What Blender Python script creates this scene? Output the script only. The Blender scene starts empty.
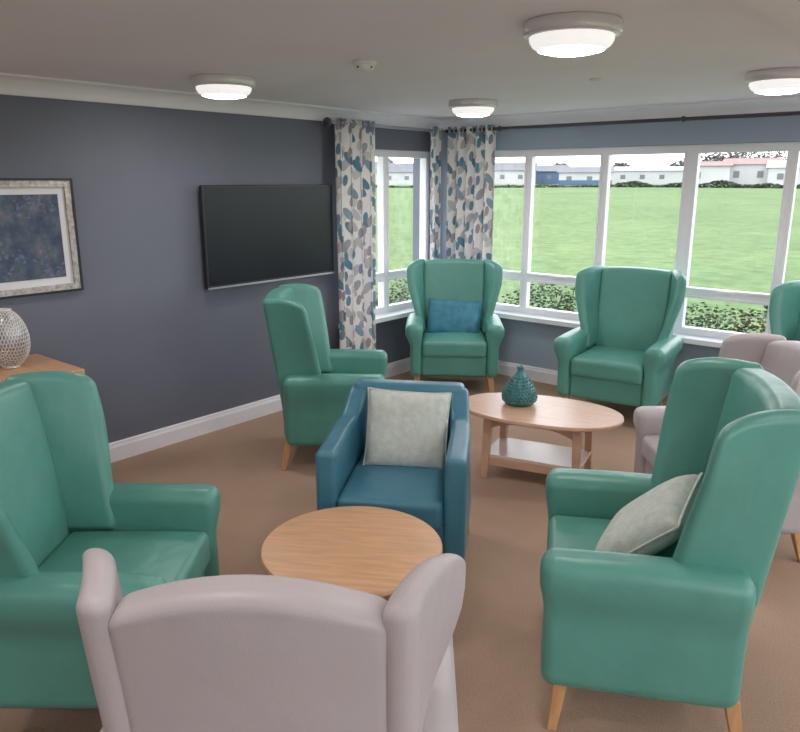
import bpy, bmesh, math, random
from mathutils import Vector, Matrix
random.seed(7)
scene=bpy.context.scene
scene.view_settings.view_transform='Standard'
scene.view_settings.look='None'
scene.view_settings.exposure=0.08
scene.view_settings.gamma=1.10
COL=scene.collection
XL,YB,XR,YF,CZ=-4.35,5.8,2.2,-3.0,2.35

# ---------------- materials ----------------
def newmat(name):
    m=bpy.data.materials.new(name); m.use_nodes=True
    nt=m.node_tree; b=nt.nodes['Principled BSDF']
    return m,nt,b
def mat(name,col,rough=0.6,var=0.08,vscale=6,bump=0.0,bscale=200,metal=0.0,spec=0.5,stretch=(1,1,1),sheen=0,soft=0):
    m,nt,b=newmat(name)
    b.inputs['Roughness'].default_value=rough
    b.inputs['Metallic'].default_value=metal
    b.inputs['Specular IOR Level'].default_value=spec
    if sheen: b.inputs['Sheen Weight'].default_value=sheen
    tc=nt.nodes.new('ShaderNodeTexCoord'); mp=nt.nodes.new('ShaderNodeMapping')
    mp.inputs['Scale'].default_value=stretch
    nt.links.new(tc.outputs['Object'],mp.inputs['Vector'])
    n=nt.nodes.new('ShaderNodeTexNoise'); n.inputs['Scale'].default_value=vscale; n.inputs['Detail'].default_value=4
    nt.links.new(mp.outputs[0],n.inputs['Vector'])
    r=nt.nodes.new('ShaderNodeValToRGB')
    r.color_ramp.elements[0].position=0.3; r.color_ramp.elements[1].position=0.7
    r.color_ramp.elements[0].color=tuple(c*(1-var) for c in col)+(1,)
    r.color_ramp.elements[1].color=tuple(min(1,c*(1+var)) for c in col)+(1,)
    nt.links.new(n.outputs['Fac'],r.inputs['Fac']); nt.links.new(r.outputs['Color'],b.inputs['Base Color'])
    if bump>0:
        n2=nt.nodes.new('ShaderNodeTexNoise'); n2.inputs['Scale'].default_value=bscale; n2.inputs['Detail'].default_value=3
        nt.links.new(mp.outputs[0],n2.inputs['Vector'])
        bp=nt.nodes.new('ShaderNodeBump'); bp.inputs['Strength'].default_value=bump; bp.inputs['Distance'].default_value=0.01
        nt.links.new(n2.outputs['Fac'],bp.inputs['Height']); nt.links.new(bp.outputs['Normal'],b.inputs['Normal'])
        if soft>0:
            n3=nt.nodes.new('ShaderNodeTexNoise'); n3.inputs['Scale'].default_value=7; n3.inputs['Detail'].default_value=2
            nt.links.new(mp.outputs[0],n3.inputs['Vector'])
            b3=nt.nodes.new('ShaderNodeBump'); b3.inputs['Strength'].default_value=soft; b3.inputs['Distance'].default_value=0.03
            nt.links.new(n3.outputs['Fac'],b3.inputs['Height']); nt.links.new(b3.outputs['Normal'],bp.inputs['Normal'])
    return m
M={}
M['wall_dark']=mat('wall_dark_paint',(0.120,0.130,0.172),0.6,0.03,3,0.05,300)
M['wall_blue']=mat('wall_blue_paint',(0.31,0.38,0.48),0.7,0.03,3,0.05,300)
M['ceil']=mat('ceiling_paint',(0.87,0.84,0.89),0.85,0.02,2,0.04,200)
M['trim']=mat('trim_paint',(0.84,0.82,0.86),0.45,0.02)
M['upvc']=mat('upvc_white',(0.88,0.87,0.91),0.35,0.01)
M['green']=mat('green_vinyl',(0.080,0.270,0.222),0.36,0.06,5,0.10,260,spec=0.45,soft=.25)
M['blue']=mat('blue_vinyl',(0.042,0.165,0.24),0.36,0.06,5,0.10,260,spec=0.45,soft=.25)
M['lilac']=mat('lilac_vinyl',(0.43,0.378,0.385),0.45,0.03,5,0.12,240,spec=0.4,soft=.2)
M['leg']=mat('leg_wood',(0.55,0.28,0.12),0.4,0.15,9,stretch=(6,6,1))
M['oak']=mat('oak_wood',(0.60,0.33,0.17),0.35,0.13,5,0.03,60,stretch=(1.2,9,4))
M['oak2']=mat('oak_wood_pinkish',(0.60,0.36,0.24),0.3,0.1,5,0.03,60,stretch=(1.2,9,4))
M['shelf']=mat('shelf_laminate',(0.70,0.55,0.48),0.25,0.05,5)
M['steel']=mat('brushed_steel',(0.45,0.44,0.45),0.35,0.05,metal=1.0)
M['darkmetal']=mat('dark_metal',(0.07,0.065,0.08),0.4,0.05,metal=0.6)
M['black']=mat('tv_plastic',(0.010,0.010,0.012),0.35,0.05)
M['screen']=mat('tv_glass',(0.011,0.012,0.017),0.22,0.02,spec=.22)
M['pil_pale']=mat('cushion_pale_fabric',(0.56,0.60,0.54),0.9,0.12,30,0.5,220)
M['pil_blue']=mat('cushion_blue_fabric',(0.03,0.18,0.27),0.6,0.3,14,0.3,120)
M['silver']=mat('silver_ceramic',(0.82,0.78,0.74),0.3,0.08,metal=0.5)
M['frame']=mat('picture_frame_silver',(0.45,0.40,0.37),0.35,0.35,40,0.5,60,metal=0.5)
M['matb']=mat('picture_mount',(0.74,0.73,0.74),0.8,0.01)
M['plastic']=mat('white_plastic',(0.82,0.80,0.79),0.4,0.02)
M['chrome']=mat('lamp_rim_satin',(0.80,0.77,0.77),0.25,0.02,metal=0.3)
def carpet():
    m,nt,b=newmat('carpet_brown'); b.inputs['Roughness'].default_value=0.95; b.inputs['Specular IOR Level'].default_value=0.15
    tc=nt.nodes.new('ShaderNodeTexCoord')
    a=nt.nodes.new('ShaderNodeTexNoise'); a.inputs['Scale'].default_value=1.3; a.inputs['Detail'].default_value=5
    c=nt.nodes.new('ShaderNodeTexNoise'); c.inputs['Scale'].default_value=160; c.inputs['Detail'].default_value=3
    nt.links.new(tc.outputs['Object'],a.inputs['Vector']); nt.links.new(tc.outputs['Object'],c.inputs['Vector'])
    r=nt.nodes.new('ShaderNodeValToRGB'); r.color_ramp.elements[0].position=.35; r.color_ramp.elements[1].position=.65
    r.color_ramp.elements[0].color=(.35,.225,.155,1); r.color_ramp.elements[1].color=(.43,.285,.20,1)
    r2=nt.nodes.new('ShaderNodeValToRGB'); r2.color_ramp.elements[0].position=.3; r2.color_ramp.elements[1].position=.7
    r2.color_ramp.elements[0].color=(.78,.78,.78,1); r2.color_ramp.elements[1].color=(1.1,1.1,1.1,1)
    mx=nt.nodes.new('ShaderNodeMix'); mx.data_type='RGBA'; mx.blend_type='MULTIPLY'; mx.inputs[0].default_value=1
    nt.links.new(a.outputs['Fac'],r.inputs[0]); nt.links.new(c.outputs['Fac'],r2.inputs[0])
    nt.links.new(r.outputs[0],mx.inputs[6]); nt.links.new(r2.outputs[0],mx.inputs[7]); nt.links.new(mx.outputs[2],b.inputs['Base Color'])
    bp=nt.nodes.new('ShaderNodeBump'); bp.inputs['Strength'].default_value=.5; bp.inputs['Distance'].default_value=.006
    nt.links.new(c.outputs['Fac'],bp.inputs['Height']); nt.links.new(bp.outputs[0],b.inputs['Normal'])
    return m
M['carpet']=carpet()
def glass():
    m=bpy.data.materials.new('window_glass'); m.use_nodes=True; nt=m.node_tree; nt.nodes.clear()
    o=nt.nodes.new('ShaderNodeOutputMaterial'); t=nt.nodes.new('ShaderNodeBsdfTransparent'); g=nt.nodes.new('ShaderNodeBsdfGlossy')
    g.inputs['Roughness'].default_value=0.02; mx=nt.nodes.new('ShaderNodeMixShader'); mx.inputs[0].default_value=0.05
    nt.links.new(t.outputs[0],mx.inputs[1]); nt.links.new(g.outputs[0],mx.inputs[2]); nt.links.new(mx.outputs[0],o.inputs[0])
    return m
M['glass']=glass()
def emit(name,col,s):
    m,nt,b=newmat(name); b.inputs['Base Color'].default_value=(.8,.8,.8,1)
    b.inputs['Emission Color'].default_value=col+(1,); b.inputs['Emission Strength'].default_value=s
    return m
M['lamp']=emit('lamp_diffuser',(1.0,.95,.92),64)
M['lampside']=emit('lamp_opal_side',(1.0,.96,.93),0.7)
def curtain_mat():
    m,nt,b=newmat('curtain_leaf_fabric'); b.inputs['Roughness'].default_value=.85
    uv=nt.nodes.new('ShaderNodeUVMap'); prev=None
    base=nt.nodes.new('ShaderNodeRGB'); base.outputs[0].default_value=(.86,.83,.82,1); prev=base.outputs[0]
    layers=[((0.0,0.0),0.6,(9.5,4.8),.29,[(.50,.47,.48),(.62,.60,.60),(.36,.36,.40)]),
            ((3.3,1.7),-0.7,(9,4.4),.27,[(.22,.33,.42),(.52,.50,.52),(.10,.22,.31)]),
            ((7.1,4.2),0.15,(11,5.2),.23,[(.09,.24,.32),(.36,.31,.32),(.18,.25,.36)])]
    for off,rot,sc,th,cols in layers:
        mp=nt.nodes.new('ShaderNodeMapping'); mp.inputs['Location'].default_value=(off[0],off[1],0)
        mp.inputs['Rotation'].default_value=(0,0,rot)
        sm=nt.nodes.new('ShaderNodeMapping'); sm.inputs['Scale'].default_value=(sc[0],sc[1],1)
        nt.links.new(uv.outputs[0],mp.inputs[0]); nt.links.new(mp.outputs[0],sm.inputs[0])
        v=nt.nodes.new('ShaderNodeTexVoronoi'); v.voronoi_dimensions='2D'; v.inputs['Scale'].default_value=1; v.inputs['Randomness'].default_value=.75
        nt.links.new(sm.outputs[0],v.inputs['Vector'])
        lt=nt.nodes.new('ShaderNodeMath'); lt.operation='LESS_THAN'; lt.inputs[1].default_value=th
        nt.links.new(v.outputs['Distance'],lt.inputs[0])
        cr=nt.nodes.new('ShaderNodeValToRGB'); cr.color_ramp.interpolation='CONSTANT'
        cr.color_ramp.elements[0].color=cols[0]+(1,); cr.color_ramp.elements[1].position=.4; cr.color_ramp.elements[1].color=cols[1]+(1,)
        e=cr.color_ramp.elements.new(.65); e.color=cols[2]+(1,)
        nt.links.new(v.outputs['Color'],cr.inputs[0])
        mx=nt.nodes.new('ShaderNodeMix'); mx.data_type='RGBA'
        nt.links.new(lt.outputs[0],mx.inputs[0]); nt.links.new(prev,mx.inputs[6]); nt.links.new(cr.outputs[0],mx.inputs[7])
        prev=mx.outputs[2]
    nt.links.new(prev,b.inputs['Base Color'])
    return m
M['curtain']=curtain_mat()
def art_mat():
    m,nt,b=newmat('painting_flowers'); b.inputs['Roughness'].default_value=.3
    tc=nt.nodes.new('ShaderNodeTexCoord')
    n=nt.nodes.new('ShaderNodeTexNoise'); n.inputs['Scale'].default_value=9; n.inputs['Detail'].default_value=10; n.inputs['Roughness'].default_value=.7
    nt.links.new(tc.outputs['Object'],n.inputs[0])
    r=nt.nodes.new('ShaderNodeValToRGB'); E=r.color_ramp.elements
    E[0].position=.32; E[0].color=(.018,.025,.05,1); E[1].position=.70; E[1].color=(.20,.27,.25,1)
    e=E.new(.48); e.color=(.04,.065,.12,1); e=E.new(.56); e.color=(.07,.10,.11,1); e=E.new(.63); e.color=(.14,.11,.18,1)
    nt.links.new(n.outputs[0],r.inputs[0])
    # blossoms: voronoi warped by noise
    ad=nt.nodes.new('ShaderNodeVectorMath'); ad.operation='ADD'
    nn=nt.nodes.new('ShaderNodeTexNoise'); nn.inputs['Scale'].default_value=30; nt.links.new(tc.outputs['Object'],nn.inputs[0])
    sc=nt.nodes.new('ShaderNodeVectorMath'); sc.operation='SCALE'; sc.inputs['Scale'].default_value=.05; nt.links.new(nn.outputs['Color'],sc.inputs[0])
    nt.links.new(tc.outputs['Object'],ad.inputs[0]); nt.links.new(sc.outputs[0],ad.inputs[1])
    v=nt.nodes.new('ShaderNodeTexVoronoi'); v.inputs['Scale'].default_value=30; nt.links.new(ad.outputs[0],v.inputs[0])
    lt=nt.nodes.new('ShaderNodeMath'); lt.operation='LESS_THAN'; lt.inputs[1].default_value=.40; nt.links.new(v.outputs['Distance'],lt.inputs[0])
    n2=nt.nodes.new('ShaderNodeTexNoise'); n2.inputs['Scale'].default_value=5; nt.links.new(tc.outputs['Object'],n2.inputs[0])
    gt=nt.nodes.new('ShaderNodeMath'); gt.operation='GREATER_THAN'; gt.inputs[1].default_value=.54; nt.links.new(n2.outputs[0],gt.inputs[0])
    ml=nt.nodes.new('ShaderNodeMath'); ml.operation='MULTIPLY'; nt.links.new(lt.outputs[0],ml.inputs[0]); nt.links.new(gt.outputs[0],ml.inputs[1])
    m2=nt.nodes.new('ShaderNodeMath'); m2.operation='MULTIPLY'; m2.inputs[1].default_value=.7; nt.links.new(ml.outputs[0],m2.inputs[0])
    cr=nt.nodes.new('ShaderNodeValToRGB'); cr.color_ramp.interpolation='CONSTANT'
    cr.color_ramp.elements[0].color=(.16,.09,.13,1); cr.color_ramp.elements[1].position=.5; cr.color_ramp.elements[1].color=(.13,.15,.30,1)
    nt.links.new(v.outputs['Color'],cr.inputs[0])
    mx=nt.nodes.new('ShaderNodeMix'); mx.data_type='RGBA'; nt.links.new(m2.outputs[0],mx.inputs[0]); nt.links.new(r.outputs[0],mx.inputs[6]); nt.links.new(cr.outputs[0],mx.inputs[7])
    nt.links.new(mx.outputs[2],b.inputs['Base Color'])
    return m
M['art']=art_mat()
M['teal_cer']=mat('teal_ceramic',(0.03,0.16,0.16),0.3,0.3,30)
def grass_mat():
    m,nt,b=newmat('grass_field'); b.inputs['Roughness'].default_value=.95; b.inputs['Specular IOR Level'].default_value=.1
    tc=nt.nodes.new('ShaderNodeTexCoord')
    big=nt.nodes.new('ShaderNodeTexNoise'); big.inputs['Scale'].default_value=.12; big.inputs['Detail'].default_value=6
    fine=nt.nodes.new('ShaderNodeTexNoise'); fine.inputs['Scale'].default_value=2.2; fine.inputs['Detail'].default_value=8; fine.inputs['Roughness'].default_value=.75
    for n in (big,fine): nt.links.new(tc.outputs['Object'],n.inputs[0])
    r=nt.nodes.new('ShaderNodeValToRGB'); r.color_ramp.elements[0].position=.35; r.color_ramp.elements[1].position=.65
    r.color_ramp.elements[0].color=(.084,.138,.050,1); r.color_ramp.elements[1].color=(.114,.172,.062,1)
    r2=nt.nodes.new('ShaderNodeValToRGB'); r2.color_ramp.elements[0].position=.35; r2.color_ramp.elements[1].position=.65
    r2.color_ramp.elements[0].color=(.62,.66,.6,1); r2.color_ramp.elements[1].color=(1.25,1.2,1.3,1)
    nt.links.new(big.outputs[0],r.inputs[0]); nt.links.new(fine.outputs[0],r2.inputs[0])
    mx=nt.nodes.new('ShaderNodeMix'); mx.data_type='RGBA'; mx.blend_type='MULTIPLY'; mx.inputs[0].default_value=1
    nt.links.new(r.outputs[0],mx.inputs[6]); nt.links.new(r2.outputs[0],mx.inputs[7]); nt.links.new(mx.outputs[2],b.inputs['Base Color'])
    return m
M['grass']=grass_mat()
M['leaf']=mat('hedge_leaves',(0.040,0.055,0.028),0.8,0.5,9,spec=0.2)
M['twig']=mat('bare_tree_twigs',(0.12,0.10,0.095),0.9,0.3,1,spec=0.1)
M['bounce_strip']=mat('bounce_strip_pale',(0.60,0.58,0.57),0.9,0.08,3)  # pale reflecting surface of the added strip outside the windows
M['bwhite']=mat('render_white',(0.40,0.40,0.41),0.8,0.08,.5)
M['broof']=mat('roof_slate',(0.10,0.105,0.12),0.8,0.1,.5)
M['broof2']=mat('roof_red',(0.20,0.12,0.11),0.8,0.1,.5)
M['bblue']=mat('cladding_blue',(0.05,0.09,0.17),0.8,0.1,.5)
M['bwin']=mat('building_window',(0.10,0.10,0.11),0.3,0.1,.5)

# ---------------- geometry helpers ----------------
def finish(me,name,m,parent=None,smooth=True):
    if smooth:
        for p in me.polygons: p.use_smooth=True
    ms=m if isinstance(m,(list,tuple)) else [m]
    for x in ms: me.materials.append(x)
    o=bpy.data.objects.new(name,me); COL.objects.link(o)
    if parent: o.parent=parent
    return o
def empty(name,loc=(0,0,0),rz=0):
    e=bpy.data.objects.new(name,None); e.location=loc; e.rotation_euler=(0,0,rz); e.empty_display_size=.1; COL.objects.link(e); return e
def ss(a,b,x):
    t=max(0,min(1,(x-a)/(b-a))); return t*t*(3-2*t)
def rbox(name,size,center,r,m,parent=None,n=14,k=4,deform=None):
    bm=bmesh.new(); bmesh.ops.create_cube(bm,size=2)
    bmesh.ops.subdivide_edges(bm,edges=bm.edges[:],cuts=n-1,use_grid_fill=True)
    arr=[]
    for h in (s/2 for s in size):
        rr=min(r,h*.999); a=[-h+rr*i/k for i in range(k)]
        mid=n-2*k; a+=[-(h-rr)+2*(h-rr)*i/mid for i in range(mid+1)]; a+=[h-rr+rr*(i+1)/k for i in range(k)]
        arr.append((a,h,rr))
    for v in bm.verts:
        q=[];inn=[]
        for ax in range(3):
            a,h,rr=arr[ax]; i=int(round((v.co[ax]+1)/2*n)); c=a[i]; q.append(c)
            inn.append(max(-(h-rr),min(h-rr,c)))
        q=Vector(q);inn=Vector(inn); d=q-inn
        if d.length>1e-9:
            mm=max(abs(d.x)/arr[0][2],abs(d.y)/arr[1][2],abs(d.z)/arr[2][2])
            e=Vector((d.x/arr[0][2],d.y/arr[1][2],d.z/arr[2][2])); e=e.normalized()*mm
            q=inn+Vector((e.x*arr[0][2],e.y*arr[1][2],e.z*arr[2][2]))
        q=q+Vector(center)
        v.co=deform(q) if deform else q
    me=bpy.data.meshes.new(name); bm.to_mesh(me); bm.free()
    return finish(me,name,m,parent)
def boxes(name,bl,m,parent=None,bevel=0.0):
    vs=[];fs=[]
    for (x0,x1,y0,y1,z0,z1) in bl:
        b=len(vs)
        vs+=[(x0,y0,z0),(x1,y0,z0),(x1,y1,z0),(x0,y1,z0),(x0,y0,z1),(x1,y0,z1),(x1,y1,z1),(x0,y1,z1)]
        fs+=[tuple(b+i for i in f) for f in ((0,3,2,1),(4,5,6,7),(0,1,5,4),(1,2,6,5),(2,3,7,6),(3,0,4,7))]
    me=bpy.data.meshes.new(name); me.from_pydata(vs,[],fs); me.update()
    o=finish(me,name,m,parent,smooth=False)
    if bevel>0:
        bv=o.modifiers.new('bevel','BEVEL'); bv.width=bevel; bv.segments=2; bv.limit_method='ANGLE'
    return o
def lathe(name,prof,m,parent=None,segs=48,loc=(0,0,0),matidx=None,deform=None):
    vs=[];fs=[]
    for (r,z) in prof:
        for i in range(segs):
            a=2*math.pi*i/segs; p=Vector((r*math.cos(a),r*math.sin(a),z))
            if deform: p=deform(p)
            vs.append(p+Vector(loc))
    n=len(prof)
    for j in range(n-1):
        for i in range(segs):
            fs.append((j*segs+i,j*segs+(i+1)%segs,(j+1)*segs+(i+1)%segs,(j+1)*segs+i))
    me=bpy.data.meshes.new(name); me.from_pydata([tuple(v) for v in vs],[],fs)
    o=finish(me,name,m,parent)
    if matidx:
        for j in range(n-1):
            for i in range(segs): me.polygons[j*segs+i].material_index=matidx[j]
    bm=bmesh.new(); bm.from_mesh(me)
    bmesh.ops.remove_doubles(bm,verts=bm.verts,dist=1e-5); bmesh.ops.recalc_face_normals(bm,faces=bm.faces); bm.to_mesh(me); bm.free()
    return o
def tube(name,p0,p1,r,m,parent=None,r2=None,segs=16):
    p0=Vector(p0);p1=Vector(p1);d=p1-p0; r2=r if r2 is None else r2
    q=d.to_track_quat('Z','Y'); vs=[];fs=[]
    for (rr,c) in ((0.0001,p0),(r,p0),(r2,p1),(0.0001,p1)):
        for i in range(segs):
            a=2*math.pi*i/segs; vs.append(tuple(c+q@Vector((rr*math.cos(a),rr*math.sin(a),0))))
    for j in range(3):
        for i in range(segs): fs.append((j*segs+i,j*segs+(i+1)%segs,(j+1)*segs+(i+1)%segs,(j+1)*segs+i))
    me=bpy.data.meshes.new(name); me.from_pydata(vs,[],fs)
    o=finish(me,name,m,parent)
    es=o.modifiers.new('es','EDGE_SPLIT'); es.split_angle=math.radians(50)
    return o
def leg(name,top,bot,s1,s2,m,parent):
    vs=[]
    for (c,s) in ((bot,s2/2),(top,s1/2)):
        for dx,dy in ((-1,-1),(1,-1),(1,1),(-1,1)): vs.append((c[0]+dx*s,c[1]+dy*s,c[2]))
    fs=[(0,3,2,1),(4,5,6,7),(0,1,5,4),(1,2,6,5),(2,3,7,6),(3,0,4,7)]
    me=bpy.data.meshes.new(name); me.from_pydata(vs,[],fs)
    o=finish(me,name,m,parent,smooth=False)
    bv=o.modifiers.new('bevel','BEVEL'); bv.width=.004; bv.segments=2
    return o
def piping(name,pts,r,m,parent):
    cu=bpy.data.curves.new(name,'CURVE'); cu.dimensions='3D'; cu.bevel_depth=r; cu.bevel_resolution=3; cu.use_fill_caps=True
    sp=cu.splines.new('POLY'); sp.points.add(len(pts)-1)
    for i,p in enumerate(pts): sp.points[i].co=(p[0],p[1],p[2],1)
    cu.materials.append(m)
    o=bpy.data.objects.new(name,cu); COL.objects.link(o); o.parent=parent
    return o

# ---------------- room shell ----------------
WZ0,WZ1=0.60,2.06
LW0,LW1=4.42,5.70      # left window y range
BW0,BW1=-4.12,1.50     # back window x range
RW0,RW1=-2.2,4.6       # y range of unseen right wall window, added for daylight
boxes('floor',[(XL-.3,XR+.3,YF-.3,YB+.3,-.1,0)],M['carpet'])
boxes('ceiling',[(XL-.3,XR+.3,YF-.3,YB+.3,CZ,CZ+.1)],M['ceil'])
boxes('wall_left',[(XL-.25,XL,YF-.25,LW0,0,CZ),(XL-.25,XL,LW0,LW1,0,WZ0),(XL-.25,XL,LW0,LW1,WZ1,CZ),(XL-.25,XL,LW1,YB+.25,0,CZ)],M['wall_dark'])
boxes('wall_back',[(XL,BW0,YB,YB+.25,0,CZ),(BW0,BW1,YB,YB+.25,0,WZ0),(BW0,BW1,YB,YB+.25,WZ1,CZ),(BW1,XR+.25,YB,YB+.25,0,CZ)],M['wall_blue'])
boxes('wall_right',[(XR,XR+.25,YF-.25,RW0,0,CZ),(XR,XR+.25,RW0,RW1,0,WZ0),(XR,XR+.25,RW0,RW1,WZ1,CZ),(XR,XR+.25,RW1,YB,0,CZ)],M['wall_blue'])
boxes('wall_front',[(XL,XR,YF-.25,YF,0,CZ)],M['wall_blue'])
boxes('ceiling_beam',[(-.56,-.26,YF,YB,CZ-.16,CZ)],M['ceil'])
# baseboards
def strip_profile(name,prof,axis,a0,a1,m):
    # prof: list of (d,z): d distance into the room
    vs=[];fs=[];n=len(prof)
    for a in (a0,a1):
        for d,z in prof:
            if axis=='left': vs.append((XL+d,a,z))
            if axis=='back': vs.append((a,YB-d,z))
            if axis=='right': vs.append((XR-d,a,z))
            if axis=='front': vs.append((a,YF+d,z))
    for i in range(n): fs.append((i,(i+1)%n,n+(i+1)%n,n+i))
    fs.append(tuple(range(n))); fs.append(tuple(range(2*n-1,n-1,-1)))
    me=bpy.data.meshes.new(name); me.from_pydata(vs,[],fs)
    bm=bmesh.new(); bm.from_mesh(me); bmesh.ops.recalc_face_normals(bm,faces=bm.faces); bm.to_mesh(me); bm.free()
    return finish(me,name,m,smooth=False)
bp=[(0,0),(.018,0),(.018,.095),(.012,.11),(.010,.125),(0,.13)]
strip_profile('baseboard_left',bp,'left',YF,YB,M['trim'])
strip_profile('baseboard_back',bp,'back',XL,XR,M['trim'])
strip_profile('baseboard_right',bp,'right',YF,YB,M['trim'])
strip_profile('baseboard_front',bp,'front',XL,XR,M['trim'])
cv=[(0,CZ),(0,CZ-.10),(.010,CZ-.10),(.014,CZ-.088)]
for i in range(7):
    a=math.pi/2*i/6; cv.append((.014+.07*(1-math.cos(a)),CZ-.085+.07*math.sin(a)))
cv+=[(.095,CZ-.012),(.095,CZ)]
strip_profile('trim_1',cv,'left',YF,YB,M['trim'])
strip_profile('trim_2',cv,'back',XL,XR,M['trim'])
strip_profile('trim_3',cv,'right',YF,YB,M['trim'])
strip_profile('trim_4',cv,'front',XL,XR,M['trim'])

# ---------------- windows ----------------
def window(name,axis,a0,a1,mull,thick=()):
    e=empty(name)
    TZ=.94
    def B(u0,u1,d0,d1,z0,z1):
        if axis=='back': return (u0,u1,YB+d0,YB+d1,z0,z1)
        if axis=='right': return (XR+d0,XR+d1,u0,u1,z0,z1)
        return (XL-d1,XL-d0,u0,u1,z0,z1)
    F=.045
    fr=[B(a0,a1,.05,.13,WZ0+.001,WZ0+F),B(a0,a1,.05,.13,WZ1-F,WZ1-.001),B(a0+.001,a0+F,.05,.13,WZ0+F,WZ1-F),B(a1-F,a1-.001,.05,.13,WZ0+F,WZ1-F)]
    hw=[(p,.034 if p in thick else .018) for p in mull]
    for p,w in hw: fr.append(B(p-w,p+w,.05,.13,WZ0+F,WZ1-F))
    ed=[(a0,F)]+hw+[(a1,F)]
    sa=[];gl=[];hd=[]
    for i in range(len(ed)-1):
        l=ed[i][0]+ed[i][1]; r=ed[i+1][0]-ed[i+1][1]
        fr.append(B(l,r,.052,.128,TZ-.022,TZ+.022))
        for (z0,z1) in ((WZ0+F,TZ-.022),(TZ+.022,WZ1-F)):
            s=.018
            sa+=[B(l+.0005,r-.0005,.042,.10,z0,z0+s),B(l+.0005,r-.0005,.042,.10,z1-s,z1),B(l+.0005,l+s,.042,.10,z0+s,z1-s),B(r-s,r-.0005,.042,.10,z0+s,z1-s)]
            gl.append(B(l+s*.5,r-s*.5,.075,.085,z0+s*.5,z1-s*.5))
        c=(l+r)/2; hd.append(B(c-.06,c+.06,.022,.032,TZ+.020,TZ+.034)); hd.append(B(c-.015,c+.015,.030,.043,TZ+.018,TZ+.036))
    boxes('frame',fr,M['upvc'],e)
    boxes('sashes',sa,M['upvc'],e)
    boxes('handles',hd,M['upvc'],e)
    boxes('glass_panes',gl,M['glass'],e)
    boxes('sill_board',[B(a0-.04,a1+.04,-.10,-.0005,WZ0-.035,WZ0+.004),B(a0+.0005,a1-.0005,-.0005,.0495,WZ0+.0005,WZ0+.004)],M['upvc'],e)
    boxes('outer_sill',[B(a0,a1,.251,.34,WZ0-.05,WZ0-.01)],M['upvc'],e)
    return e
window('window_1','left',LW0,LW1,[5.06])
window('window_2','back',BW0,BW1,[-3.41,-2.70,-2.0,-1.30,-.60,.10,.80],thick=(-2.0,-.60,.80))
window('added_daylight_window','right',RW0,RW1,[-1.35,-.5,.35,1.2,2.05,2.9,3.75],thick=(-.5,1.2,2.9))  # unseen window, added to let more skylight into the room

# ---------------- curtains + rods ----------------
def curtain(name,axis,a0,a1,d,zb,fold=.105,amp=.04,zt=2.27):
    L=a1-a0; nf=max(2,round(L/fold)); N=nf*12; rows=24; vs=[];fs=[];us=[];acc=0;prev=None
    pts=[]
    for i in range(N+1):
        s=i/N; ph=2*math.pi*nf*s
        a=a0+L*s+.012*math.sin(2*ph); dd=d+amp*math.sin(ph)
        if prev: acc+=math.hypot(a-prev[0],dd-prev[1])
        prev=(a,dd); pts.append((a,dd)); us.append(acc)
    for j in range(rows+1):
        f=j/rows; z=zb+(zt-zb)*f
        for i,(a,dd) in enumerate(pts):
            k=1+.35*(1-f)*math.sin(i*.37+1.3)*.5
            D=d+(dd-d)*k; A=a+.010*math.sin(i*.21+f*5)*(1-f)
            vs.append((XL+D,A,z) if axis=='left' else (A,YB-D,z))
    for j in range(rows):
        for i in range(N):
            fs.append((j*(N+1)+i,j*(N+1)+i+1,(j+1)*(N+1)+i+1,(j+1)*(N+1)+i))
    me=bpy.data.meshes.new(name); me.from_pydata(vs,[],fs)
    uv=me.uv_layers.new(name='UVMap')
    for p in me.polygons:
        for li,vi in zip(p.loop_indices,p.vertices):
            uv.data[li].uv=(us[vi%(N+1)],vs[vi][2])
    e=empty(name)
    o=finish(me,'cloth',M['curtain'],e)
    so=o.modifiers.new('s','SOLIDIFY'); so.thickness=.004
    for i in range(nf*2):
        s=(i+.5)/(nf*2)*L+a0
        bm=bmesh.new()
        R,rr=.027,.006
        grid=[]
        for p in range(20):
            row=[]
            for q in range(8):
                A=2*math.pi*p/20;Bq=2*math.pi*q/8
                x=(R+rr*math.cos(Bq))*math.cos(A); z=(R+rr*math.cos(Bq))*math.sin(A); y=rr*math.sin(Bq)
                P=Vector((XL+d+x,s+y,2.235+z)) if axis=='left' else Vector((s+y,YB-d+x,2.235+z))
                row.append(bm.verts.new(P))
            grid.append(row)
        for p in range(20):
            for q in range(8):
                bm.faces.new((grid[p][q],grid[(p+1)%20][q],grid[(p+1)%20][(q+1)%8],grid[p][(q+1)%8]))
        me=bpy.data.meshes.new('eyelet'); bm.to_mesh(me); bm.free(); finish(me,'eyelet',M['steel'],e)
curtain('patterned_curtain','left',4.27,4.74,.115,.26)
curtain('patterned_curtain','left',5.50,5.66,.115,.10)
curtain('patterned_curtain','back',-4.17,-3.66,.115,.06)
def ball(name,loc,r,m,parent):
    return lathe(name,[(max(.0001,r*math.sin(math.pi*i/12)),r*math.cos(math.pi*i/12)) for i in range(13)],m,parent,24,loc)
e=empty('curtain_rod')
tube('pole',(XL+.115,4.21,2.235),(XL+.115,5.72,2.235),.014,M['steel'],e)
ball('finial',(XL+.115,4.19,2.235),.035,M['darkmetal'],e)
for y in (4.24,5.40): tube('bracket',(XL+.001,y,2.235),(XL+.115,y,2.235),.009,M['steel'],e); 
e=empty('curtain_rod')
tube('pole',(-4.2,YB-.115,2.235),(1.6,YB-.115,2.235),.014,M['darkmetal'],e)
ball('finial',(1.63,YB-.115,2.235),.035,M['darkmetal'],e)
for x in (-3.62,-2.03,-.4,1.5): tube('bracket',(x,YB-.001,2.235),(x,YB-.115,2.235),.009,M['darkmetal'],e); ball('bracket_knob',(x,YB-.115,2.235),.022,M['darkmetal'],e)

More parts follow.
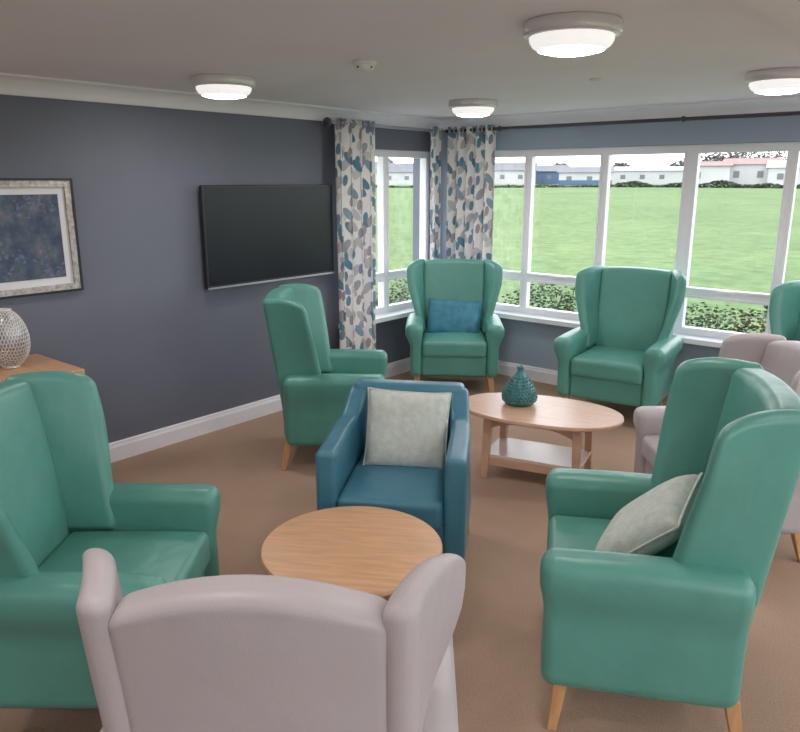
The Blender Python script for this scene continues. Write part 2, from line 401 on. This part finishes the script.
# ---------------- TV, picture ----------------
e=empty('wall_mounted_television')
tv=[3.02,4.26,1.06,1.765]
o=boxes('bezel',[(XL+.05,XL+.085,tv[0],tv[1],tv[2],tv[3])],M['black'],e,bevel=.006)
boxes('screen_panel',[(XL+.084,XL+.0865,tv[0]+.012,tv[1]-.012,tv[2]+.022,tv[3]-.012)],M['screen'],e)
boxes('lower_strip',[(XL+.06,XL+.089,tv[0]+.002,tv[1]-.002,tv[2]-.002,tv[2]+.010)],M['steel'],e)
boxes('wall_bracket',[(XL+.0,XL+.052,3.4,3.9,1.2,1.6)],M['black'],e)
e=empty('framed_painting')
py0,py1,pz0,pz1=1.22,2.16,1.15,1.81
def ring(name,y0,y1,z0,z1,w,x0,x1,m):
    return boxes(name,[(x0,x1,y0,y1,z0,z0+w),(x0,x1,y0,y1,z1-w,z1),(x0,x1,y0,y0+w,z0+w,z1-w),(x0,x1,y1-w,y1,z0+w,z1-w)],m,e)
ring('frame_outer',py0,py1,pz0,pz1,.014,XL,XL+.035,M['black'])
ring('frame_moulding',py0+.014,py1-.014,pz0+.014,pz1-.014,.034,XL,XL+.03,M['frame'])
boxes('mount',[(XL+.004,XL+.014,py0+.04,py1-.04,pz0+.04,pz1-.04)],M['matb'],e)
boxes('art',[(XL+.012,XL+.017,py0+.10,py1-.09,pz0+.09,pz1-.09)],M['art'],e)

# ---------------- ceiling fittings ----------------
def ceil_light(x,y):
    e=empty('ceiling_light',(x,y,CZ))
    lathe('base_rim',[(.0001,0),(.172,0),(.176,-.008),(.176,-.040),(.168,-.050),(.150,-.052),(.0001,-.052)],M['chrome'],e)
    pr=[(.152,-.05),(.150,-.066),(.140,-.082),(.118,-.096),(.085,-.104),(.045,-.108),(.0001,-.109)]
    lathe('diffuser',pr,[M['lampside'],M['lamp']],e,matidx=[0,0,0,1,1,1])
for p in ((-1.35,2.58),(-3.53,2.69),(-3.16,4.60),(-1.09,4.43),(-1.3,.45),(-3.4,.5),(1.0,.6),(.9,2.6),(.9,4.5),(-1.3,-1.5),(-3.3,-1.6),(1.0,-1.5)): ceil_light(*p)
e=empty('smoke_detector',(-2.53,2.76,CZ))
lathe('base',[(.0001,0),(.058,0),(.060,-.012),(.054,-.02),(.0001,-.02)],M['plastic'],e)
lathe('head',[(.046,-.018),(.045,-.036),(.034,-.046),(.0001,-.048)],M['plastic'],e)
boxes('vents',[(-.047,.047,-.006,.006,-.034,-.026),(-.006,.006,-.047,.047,-.034,-.026)],M['black'],e)
e=empty('ceiling_sensor',(-1.95,4.05,CZ))
lathe('disc',[(.0001,0),(.04,0),(.038,-.012),(.0001,-.014)],M['plastic'],e)

# ---------------- chairs ----------------
def wing_chair(name,loc,facing,m,arch=.012,ys=.88,zs=1.0):
    th=math.atan2(facing[0],-facing[1])
    e=empty(name,(loc[0],loc[1],0),th); e.scale=(1,ys,zs)
    rc=lambda z: .17*max(0,z-.35)
    for sx in (-1,1):
        def da(p,sx=sx):
            t=ss(.44,.54,p.z)
            cx=sx*.325; dx=(p.x-cx)*(.72+.36*t)+ sx*.018*t
            fr=.02*ss(-.2,-.38,p.y)*t
            zz=p.z+ (.015*math.cos((p.y+.03)*3.2) if p.z>.5 else 0)
            return Vector((cx+dx,p.y-fr,zz))
        rbox('arm',(.135,.70,.45),(sx*.325,-.03,.395),.052,m,e,deform=da,n=18,k=5)
    rbox('seat_base',(.56,.64,.20),(0,-.02,.275),.03,m,e)
    def dc(p):
        u=p.x/.27; v=(p.y+.06)/.30
        return Vector((p.x,p.y,p.z+(.022*max(0,1-u*u)*max(0,1-v*v) if p.z>.42 else 0)))
    rbox('seat_cushion',(.545,.62,.14),(0,-.065,.415),.035,m,e,deform=dc)
    def db(p):
        w=.94; x=p.x*w
        tz=max(0,(p.z-.2)/.9)
        a=arch*(1-(p.x/.30)**2)*tz**5-.010*tz**5-arch*.6*tz**5
        y=p.y+rc(p.z)-.03*(abs(p.x)/.3)**2.2*ss(.4,.8,p.z)
        bul=-.02*math.exp(-((p.z-.62)/.14)**2)*(1-(p.x/.3)**2) if p.y<.27 else 0
        return Vector((x,y+bul,p.z+a))
    rbox('back_rest',(.585,.125,.93),(0,.285,.645),.038,m,e,n=18,deform=db)
    for sx in (-1,1):
        def dw(p,sx=sx):
            f=(.33-p.y)/.31   # 0 back -> 1 front
            h=ss(.48,1.0,p.z)
            depth=1.04
            y=.33-.31*f*depth+rc(p.z)
            x=p.x+sx*(.115*max(0,f)**1.4*h)
            z=p.z-(.040*max(0,f)**4)*ss(.8,1.09,p.z)+.010*math.sin(max(0,min(1,f))*math.pi)*ss(.9,1.09,p.z)
            return Vector((x,y,z))
        rbox('wing',(.072,.31,.62),(sx*.285,.175,.79),.035,m,e,n=18,k=5,deform=dw)
    for i,(sx,sy) in enumerate(((-1,-1),(1,-1),(-1,1),(1,1))):
        leg('leg_%d'%(i+1),(sx*.31,sy*.30+.0,.19),(sx*.33,sy*.325+(.02 if sy>0 else 0),0),.055,.034,M['leg'],e)
    return e
def armchair(name,loc,facing,m):
    th=math.atan2(facing[0],-facing[1]); e=empty(name,(loc[0],loc[1],0),th); e.scale=(.94,.94,.97)
    for sx in (-1,1):
        def da(p,sx=sx):
            t=max(0,min(1,(p.z-.2)/.46))
            add=(.02*ss(-.30,.1,p.y)+.11*ss(.12,.31,p.y))*t
            return Vector((p.x-sx*.03*ss(0,.35,p.y)*t,p.y+.10*max(0,p.z-.4)*ss(0,.3,p.y),p.z+add))
        rbox('arm',(.10,.70,.51),(sx*.30,0,.425),.026,m,e,deform=da,n=20,k=3)
    rbox('seat_base',(.52,.64,.19),(0,-.01,.27),.025,m,e)
    def dc(p):
        u=p.x/.25; v=(p.y+.05)/.30
        return Vector((p.x,p.y,p.z+(.02*max(0,1-u*u)*max(0,1-v*v) if p.z>.40 else 0)))
    rbox('seat_cushion',(.50,.62,.14),(0,-.05,.405),.035,m,e,deform=dc)
    def db(p): return Vector((p.x,p.y+.15*max(0,p.z-.3),p.z))
    rbox('back_rest',(.60,.12,.66),(0,.285,.50),.035,m,e,deform=db)
    for i,(sx,sy) in enumerate(((-1,-1),(1,-1),(-1,1),(1,1))):
        leg('leg_%d'%(i+1),(sx*.31,sy*.31,.20),(sx*.325,sy*.335,0),.055,.038,M['leg'],e)
    return e
def c2w(R,F): return (.767*R-.641*F,.641*R+.767*F)
def d2w(R,F): return c2w(R,F)
chA=wing_chair('wing_chair',(-3.68,5.14),d2w(-.05,-1),M['green'])
chB=wing_chair('wing_chair',(-2.23,5.31),(.12,-.99),M['green'],zs=1.02)
chC=wing_chair('wing_chair',(-3.35,3.32),d2w(1,0),M['green'])
chD=wing_chair('wing_chair',c2w(-1.07,2.33),d2w(1,0),M['green'],zs=.995)
chI=wing_chair('wing_chair',c2w(.865,2.36),d2w(-.975,.215),M['green'],zs=1.05)
chK=wing_chair('wing_chair',(-.83,5.28),(-.1,-1),M['green'],zs=1.02)
chE=wing_chair('lilac_wing_chair',c2w(-.275,1.58),d2w(.03,1),M['lilac'],arch=.075,zs=.95)
chJ=wing_chair('lilac_wing_chair',c2w(1.66,3.55),d2w(-1,.03),M['lilac'],arch=.05,zs=.90)
chG=armchair('blue_armchair',c2w(.0,3.24),d2w(-.14,-.98),M['blue'])

# ---------------- cushions ----------------
def cushion(name,chair,lpos,rx,w,h,t,m,rz=0,ry=0):
    N=24; vs=[];idx={};fs=[]
    def P(i,j,s):
        u=2*i/N-1; v=2*j/N-1
        k=((1-u**4)*(1-v**4))
        pinch=1-.05*(1-abs(u)**3)*abs(v)**6; pinch2=1-.05*(1-abs(v)**3)*abs(u)**6
        return (u*w/2*pinch2,s*t/2*max(0,k)**.55,v*h/2*pinch)
    for s in (-1,1):
        for i in range(N+1):
            for j in range(N+1):
                if s==1 and (i in(0,N) or j in (0,N)): idx[(s,i,j)]=idx[(-1,i,j)]; continue
                idx[(s,i,j)]=len(vs); vs.append(P(i,j,s))
    for s in (-1,1):
        for i in range(N):
            for j in range(N):
                f=(idx[(s,i,j)],idx[(s,i+1,j)],idx[(s,i+1,j+1)],idx[(s,i,j+1)])
                fs.append(f if s==-1 else f[::-1])
    me=bpy.data.meshes.new('cover'); me.from_pydata(vs,[],fs)
    e=empty(name)
    o=finish(me,'cover',m,e)
    edge=[P(i,0,-1) for i in range(N)]+[P(N,j,-1) for j in range(N)]+[P(N-i,N,-1) for i in range(N)]+[P(0,N-j,-1) for j in range(N+1)]
    piping('piping',edge,.005,m,e)
    bpy.context.view_layer.update()
    e.matrix_world=Matrix.Translation(chair.location)@Matrix.Rotation(chair.rotation_euler.z,4,'Z')@Matrix.Translation(lpos)@Matrix.Rotation(rz,4,'Z')@Matrix.Rotation(rx,4,'X')@Matrix.Rotation(ry,4,'Y')
    return e
cushion('scatter_cushion',chG,(.02,.09,.635),-.27,.40,.38,.13,M['pil_pale'],rz=.05,ry=.04)
cushion('scatter_cushion',chI,(-.04,.01,.605),-.80,.43,.39,.14,M['pil_pale'],rz=-.25,ry=.1)
cushion('scatter_cushion',chA,(0,.06,.615),-.3,.47,.32,.12,M['pil_blue'],ry=.06)
cushion('scatter_cushion',chK,(0,.08,.66),-.25,.42,.40,.12,M['pil_blue'])

# ---------------- tables ----------------
def oval_top(name,a,b,z0,z1,m,parent,p=2.0,segs=80,bev=.006):
    prof=[(0.0,z0),(1-.02,z0),(1,z0+bev),(1,z1-bev),(1-.012,z1),(0.0,z1)]
    vs=[];fs=[]
    for r,z in prof:
        r=max(r,.0002)
        for i in range(segs):
            t=2*math.pi*i/segs; c=math.cos(t);s=math.sin(t)
            vs.append((a*r*math.copysign(abs(c)**(2/p),c),b*r*math.copysign(abs(s)**(2/p),s),z))
    for j in range(len(prof)-1):
        for i in range(segs): fs.append((j*segs+i,j*segs+(i+1)%segs,(j+1)*segs+(i+1)%segs,(j+1)*segs+i))
    me=bpy.data.meshes.new(name); me.from_pydata(vs,[],fs)
    o=finish(me,name,m,parent); es=o.modifiers.new('es','EDGE_SPLIT'); es.split_angle=math.radians(35)
    return o
x,y=c2w(-.183,2.53)
e=empty('round_coffee_table',(x,y,0),.55)
oval_top('table_top',.345,.345,.425,.452,M['oak'],e)
for i in range(4):
    a=math.pi/4+i*math.pi/2; c,s=math.cos(a),math.sin(a)
    leg('leg_%d'%(i+1),(c*.27,s*.27,.425),(c*.275,s*.275,0),.045,.038,M['oak'],e)
q=.27*math.cos(math.pi/4)
boxes('apron',[(-q,q,-q-.01,-q+.01,.36,.425),(-q,q,q-.01,q+.01,.36,.425),(-q-.01,-q+.01,-q,q,.36,.425),(q-.01,q+.01,-q,q,.36,.425)],M['oak'],e)

e=empty('oval_coffee_table',(-2.09,3.84,0),math.radians(14))
oval_top('table_top',.50,.30,.41,.435,M['oak2'],e,p=2.25)
for i,(sx,sy) in enumerate(((-1,-1),(1,-1),(-1,1),(1,1))):
    leg('leg_%d'%(i+1),(sx*.27,sy*.17,.41),(sx*.285,sy*.175,0),.05,.04,M['oak2'],e)
def apron(name,x0,x1,y,z1,hm,he,m,parent,alongx=True):
    N=16; vs=[];fs=[]
    for i in range(N+1):
        f=i/N; xx=x0+(x1-x0)*f; zb=z1-hm-(he-hm)*abs(2*f-1)**2.5
        for t in (-.011,.011):
            for z in (zb,z1):
                vs.append((xx,y+t,z) if alongx else (y+t,xx,z))
    for i in range(N):
        a=i*4;b=a+4
        fs+=[(a,b,b+1,a+1),(a+2,a+3,b+3,b+2),(a,a+2,b+2,b),(a+1,b+1,b+3,a+3)]
    me=bpy.data.meshes.new(name); me.from_pydata(vs,[],fs)
    bm=bmesh.new(); bm.from_mesh(me); bmesh.ops.recalc_face_normals(bm,faces=bm.faces); bm.to_mesh(me); bm.free()
    finish(me,name,m,parent,smooth=False)
for sy in (-1,1): apron('apron',-.27,.27,sy*.17,.41,.035,.09,M['oak2'],e)
for sx in (-1,1): apron('apron_end',-.17,.17,sx*.27,.41,.035,.09,M['oak2'],e,False)
boxes('lower_shelf',[(-.30,.30,-.17,.17,.135,.155)],M['shelf'],e,bevel=.004)
boxes('shelf_rails',[(-.28,.28,-.18,-.16,.09,.136),(-.28,.28,.16,.18,.09,.136)],M['oak2'],e)

tx,ty=c2w(.75,4.40)
e=empty('teal_ceramic_vase',(tx,ty,.436))
prof=[(.0001,0),(.07,0),(.095,.012),(.107,.04),(.105,.065),(.092,.10),(.073,.135),(.050,.168),(.031,.192),(.021,.208),(.019,.218),(.022,.232),(.024,.240),(.017,.244),(.010,.240),(.0001,.228)]
lathe('vase_body',prof,M['teal_cer'],e)
bm=bmesh.new()
for j,zz in enumerate([.03+.018*i for i in range(9)]):
    for k in range(len(prof)-1):
        if prof[k][1]<=zz<=prof[k+1][1] and prof[k+1][1]>prof[k][1]:
            f=(zz-prof[k][1])/(prof[k+1][1]-prof[k][1]); R=prof[k][0]*(1-f)+prof[k+1][0]*f; break
    n=max(8,int(2*math.pi*R/.022))
    for i in range(n):
        a=2*math.pi*(i+.5*(j%2))/n
        bmesh.ops.create_icosphere(bm,subdivisions=1,radius=.008,matrix=Matrix.Translation((R*math.cos(a),R*math.sin(a),zz)))
me=bpy.data.meshes.new('studs'); bm.to_mesh(me); bm.free(); finish(me,'studs',M['teal_cer'],e)

e=empty('console_table')
boxes('table_top',[(XL+.02,-3.76,.55,1.84,.775,.81)],M['oak'],e,bevel=.006)
boxes('apron',[(XL+.05,-3.82,.62,1.76,.69,.775)],M['oak'],e)
for i,(a,b) in enumerate(((XL+.07,.64),(XL+.07,1.74),(-3.84,.64),(-3.84,1.74))): leg('leg_%d'%(i+1),(a,b,.775),(a,b,0),.05,.04,M['oak'],e)
e=empty('openwork_silver_vase',(-4.10,1.60,.811))
bm=bmesh.new(); bmesh.ops.create_icosphere(bm,subdivisions=4,radius=1)
for v in bm.verts:
    z=v.co.z; w=.105*(1-.12*z)
    v.co=Vector((v.co.x*w,v.co.y*w,.160+z*.160))
bm.verts.ensure_lookup_table(); bm.faces.ensure_lookup_table(); bm.faces.index_update(); bm.normal_update()
cent=[f.calc_center_median() for f in bm.faces]; fs=[]
for v in bm.verts:
    if v.co.z>.312 or v.co.z<.012: continue
    n=v.normal; lf=list(v.link_faces); c=v.co
    t=(cent[lf[0].index]-c); t=(t-n*t.dot(n)).normalized(); b2=n.cross(t)
    lf.sort(key=lambda f: math.atan2((cent[f.index]-c).dot(b2),(cent[f.index]-c).dot(t)))
    fs.append([f.index for f in lf])
me=bpy.data.meshes.new('lattice'); me.from_pydata([tuple(c) for c in cent],[],fs); bm.free()
o=finish(me,'lattice',M['silver'],e); w=o.modifiers.new('w','WIREFRAME'); w.thickness=.006; w.use_even_offset=False
lathe('rim',[(.030,.310),(.036,.312),(.036,.320),(.030,.322),(.026,.316),(.030,.310)],M['silver'],e)
lathe('foot',[(.0001,0),(.045,0),(.048,.006),(.040,.014),(.0001,.014)],M['silver'],e)
lathe('inner_liner',[(.0001,.012),(.05,.03),(.080,.09),(.086,.14),(.078,.22),(.055,.28),(.03,.31)],M['steel'],e)

# ---------------- outdoors ----------------
GC=(-1,3)
def gz(x,y):
    r=math.hypot(x-GC[0],y-GC[1])
    return -.35+1.45*ss(8,110,r)+.10*math.sin(x*.09)*math.sin(y*.07)*ss(10,40,r)
def ground():
    vs=[];fs=[]; rs=[0,3,6,8,10,14,20,28,38,50,65,80,95,110,130,160]; S=96
    for r in rs:
        for i in range(S):
            a=2*math.pi*i/S; x=GC[0]+r*math.cos(a);y=GC[1]+r*math.sin(a)
            vs.append((x,y,gz(x,y)))
    for j in range(len(rs)-1):
        for i in range(S): fs.append((j*S+i,(j*S+(i+1)%S),((j+1)*S+(i+1)%S),(j+1)*S+i))
    me=bpy.data.meshes.new('grass_field'); me.from_pydata(vs,[],fs); finish(me,'grass_field',M['grass'])
ground()
boxes('added_bounce_strip',[(-5.38,3.6,6.06,6.6,-.34,-.30),(2.5,3.6,-3.5,6.06,-.34,-.30),(-5.38,-4.62,3.2,6.06,-.34,-.30)],M['bounce_strip'])  # added strip hidden below the sills, bounces skylight up to the ceiling
def foliage(name,fn,n,s,m):
    vs=[];fs=[]
    for _ in range(n):
        p=Vector(fn()); q=Matrix.Rotation(random.random()*6.28,3,'Z')@Matrix.Rotation(random.random()*3.14,3,'X')
        k=s*(.6+.8*random.random()); b=len(vs)
        for c in ((-k,0,0),(0,-k*.55,0),(k,0,0),(0,k*.55,0)): vs.append(tuple(p+q@Vector(c)))
        fs.append((b,b+1,b+2,b+3))
    me=bpy.data.meshes.new(name); me.from_pydata(vs,[],fs); return finish(me,name,m,smooth=False)
def hb():
    x=random.uniform(-4.3,2.5); top=.66+.07*math.sin(x*3.1)+.05*math.sin(x*7.7)
    return (x,7.0+random.uniform(-.32,.32),random.uniform(-.30,top-.10*random.random()**2))
foliage('garden_hedge',hb,34000,.020,M['leaf'])
def hl():
    y=random.uniform(4.2,7.3); top=.50+.08*math.sin(y*3.7)
    return (-5.75+random.uniform(-.3,.3),y,random.uniform(-.30,top))
foliage('garden_hedge',hl,14000,.020,M['leaf'])
def dirp(u,dist):
    dx=u-400; x=.767*dx-482.9;y=.641*dx+577.8; n=math.hypot(x,y); return (x/n*dist,y/n*dist)
def hedgerow(p0,p1,h,w,n,s):
    p0=Vector(p0);p1=Vector(p1); d=(p1-p0); nn=Vector((-d.y,d.x)).normalized()
    def f():
        t=random.random(); c=p0+d*t; c=c+nn*random.uniform(-w,w)
        return (c.x,c.y,gz(c.x,c.y)+random.random()*h*(.6+.4*math.sin(t*17)*math.sin(t*41)))
    foliage('field_hedgerow',f,n,s,M['leaf'])
hedgerow((-75,60),(-38,86),.45,.5,3000,.17)
hedgerow((-38,86),(5,92),.8,.5,5000,.19)
def building(loc,rz,w,d,h,rh,mw,mr,name='farm_building',stripe=None):
    e=empty(name,(loc[0],loc[1],gz(*loc)-.05),rz)
    boxes('walls',[(-w/2,w/2,-d/2,d/2,0,h)],mw,e)
    vs=[(-w/2-.3,-d/2-.3,h),(w/2+.3,-d/2-.3,h),(w/2+.3,d/2+.3,h),(-w/2-.3,d/2+.3,h),(-w/2-.3,0,h+rh),(w/2+.3,0,h+rh)]
    fs=[(0,1,5,4),(2,3,4,5),(0,4,3),(1,2,5),(0,3,2,1)]
    me=bpy.data.meshes.new('roof'); me.from_pydata(vs,[],fs); finish(me,'roof',mr,e,smooth=False)
    bl=[];xx=-w/2+1
    while xx<w/2-1.5: bl.append((xx,xx+.7,-d/2-.05,-d/2+.05,h*.4,h*.7)); xx+=2.7
    boxes('windows',bl,M['bwin'],e)
    if stripe: boxes('cladding',[(-w/2,w/2,-d/2-.08,-d/2,0,h*.4)],stripe,e)
def yaw(u): 
    x,y=dirp(u,1); return math.atan2(-x,y)
for (u,dist,w,h,rh,mw,mr,st) in ((405,118,13,1.8,1.4,'bwhite','broof',None),(505,118,9,2.0,1.2,'bwhite','broof',None),
     (585,108,7,1.6,.8,'bwhite','broof','bblue'),(640,118,13,1.9,.6,'bwhite','bwhite',None),(545,125,7,1.9,1.0,'bblue','broof',None),
     (707,104,5,2.4,.6,'bwhite','broof2',None),(750,106,6,2.6,.8,'bwhite','broof2',None),(800,104,7,2.2,.9,'bwhite','bwhite',None)):
    building(dirp(u,dist),yaw(u),w,6,h+.1,rh,M[mw],M[mr],stripe=M[st] if st else None)
for (u,dist,R) in ((385,135,2.2),(430,140,2.0),(560,140,1.8),(620,142,1.8),(700,138,2.9),(725,140,3.1),(748,138,3.0),(775,142,2.6),(680,142,2.0)):
    cx,cy=dirp(u,dist); g=gz(cx,cy)
    def f(cx=cx,cy=cy,R=R,g=g):
        v=Vector((random.gauss(0,1),random.gauss(0,1),random.gauss(0,1))).normalized()*random.random()**.4*R
        return (cx+v.x*1.2,cy+v.y,g+R*1.1+v.z)
    t=empty('bare_tree')
    o=foliage('branches',f,900,.30,M['twig']); o.parent=t
    tube('trunk',(cx,cy,g),(cx,cy,g+R),.3,M['twig'],t,r2=.12)

# ---------------- world, camera ----------------
w=bpy.data.worlds.new('overcast_sky'); scene.world=w; w.use_nodes=True
bg=w.node_tree.nodes['Background']; bg.inputs[0].default_value=(.90,.95,1.0,1); bg.inputs[1].default_value=4.6
cam=bpy.data.cameras.new('camera'); co=bpy.data.objects.new('camera',cam); COL.objects.link(co)
co.location=(0,0,1.8); co.rotation_euler=(math.radians(90-14.3),0,math.radians(39.9))
cam.sensor_fit='HORIZONTAL'; cam.sensor_width=36; cam.lens=730/800*36; cam.clip_end=500
scene.camera=co
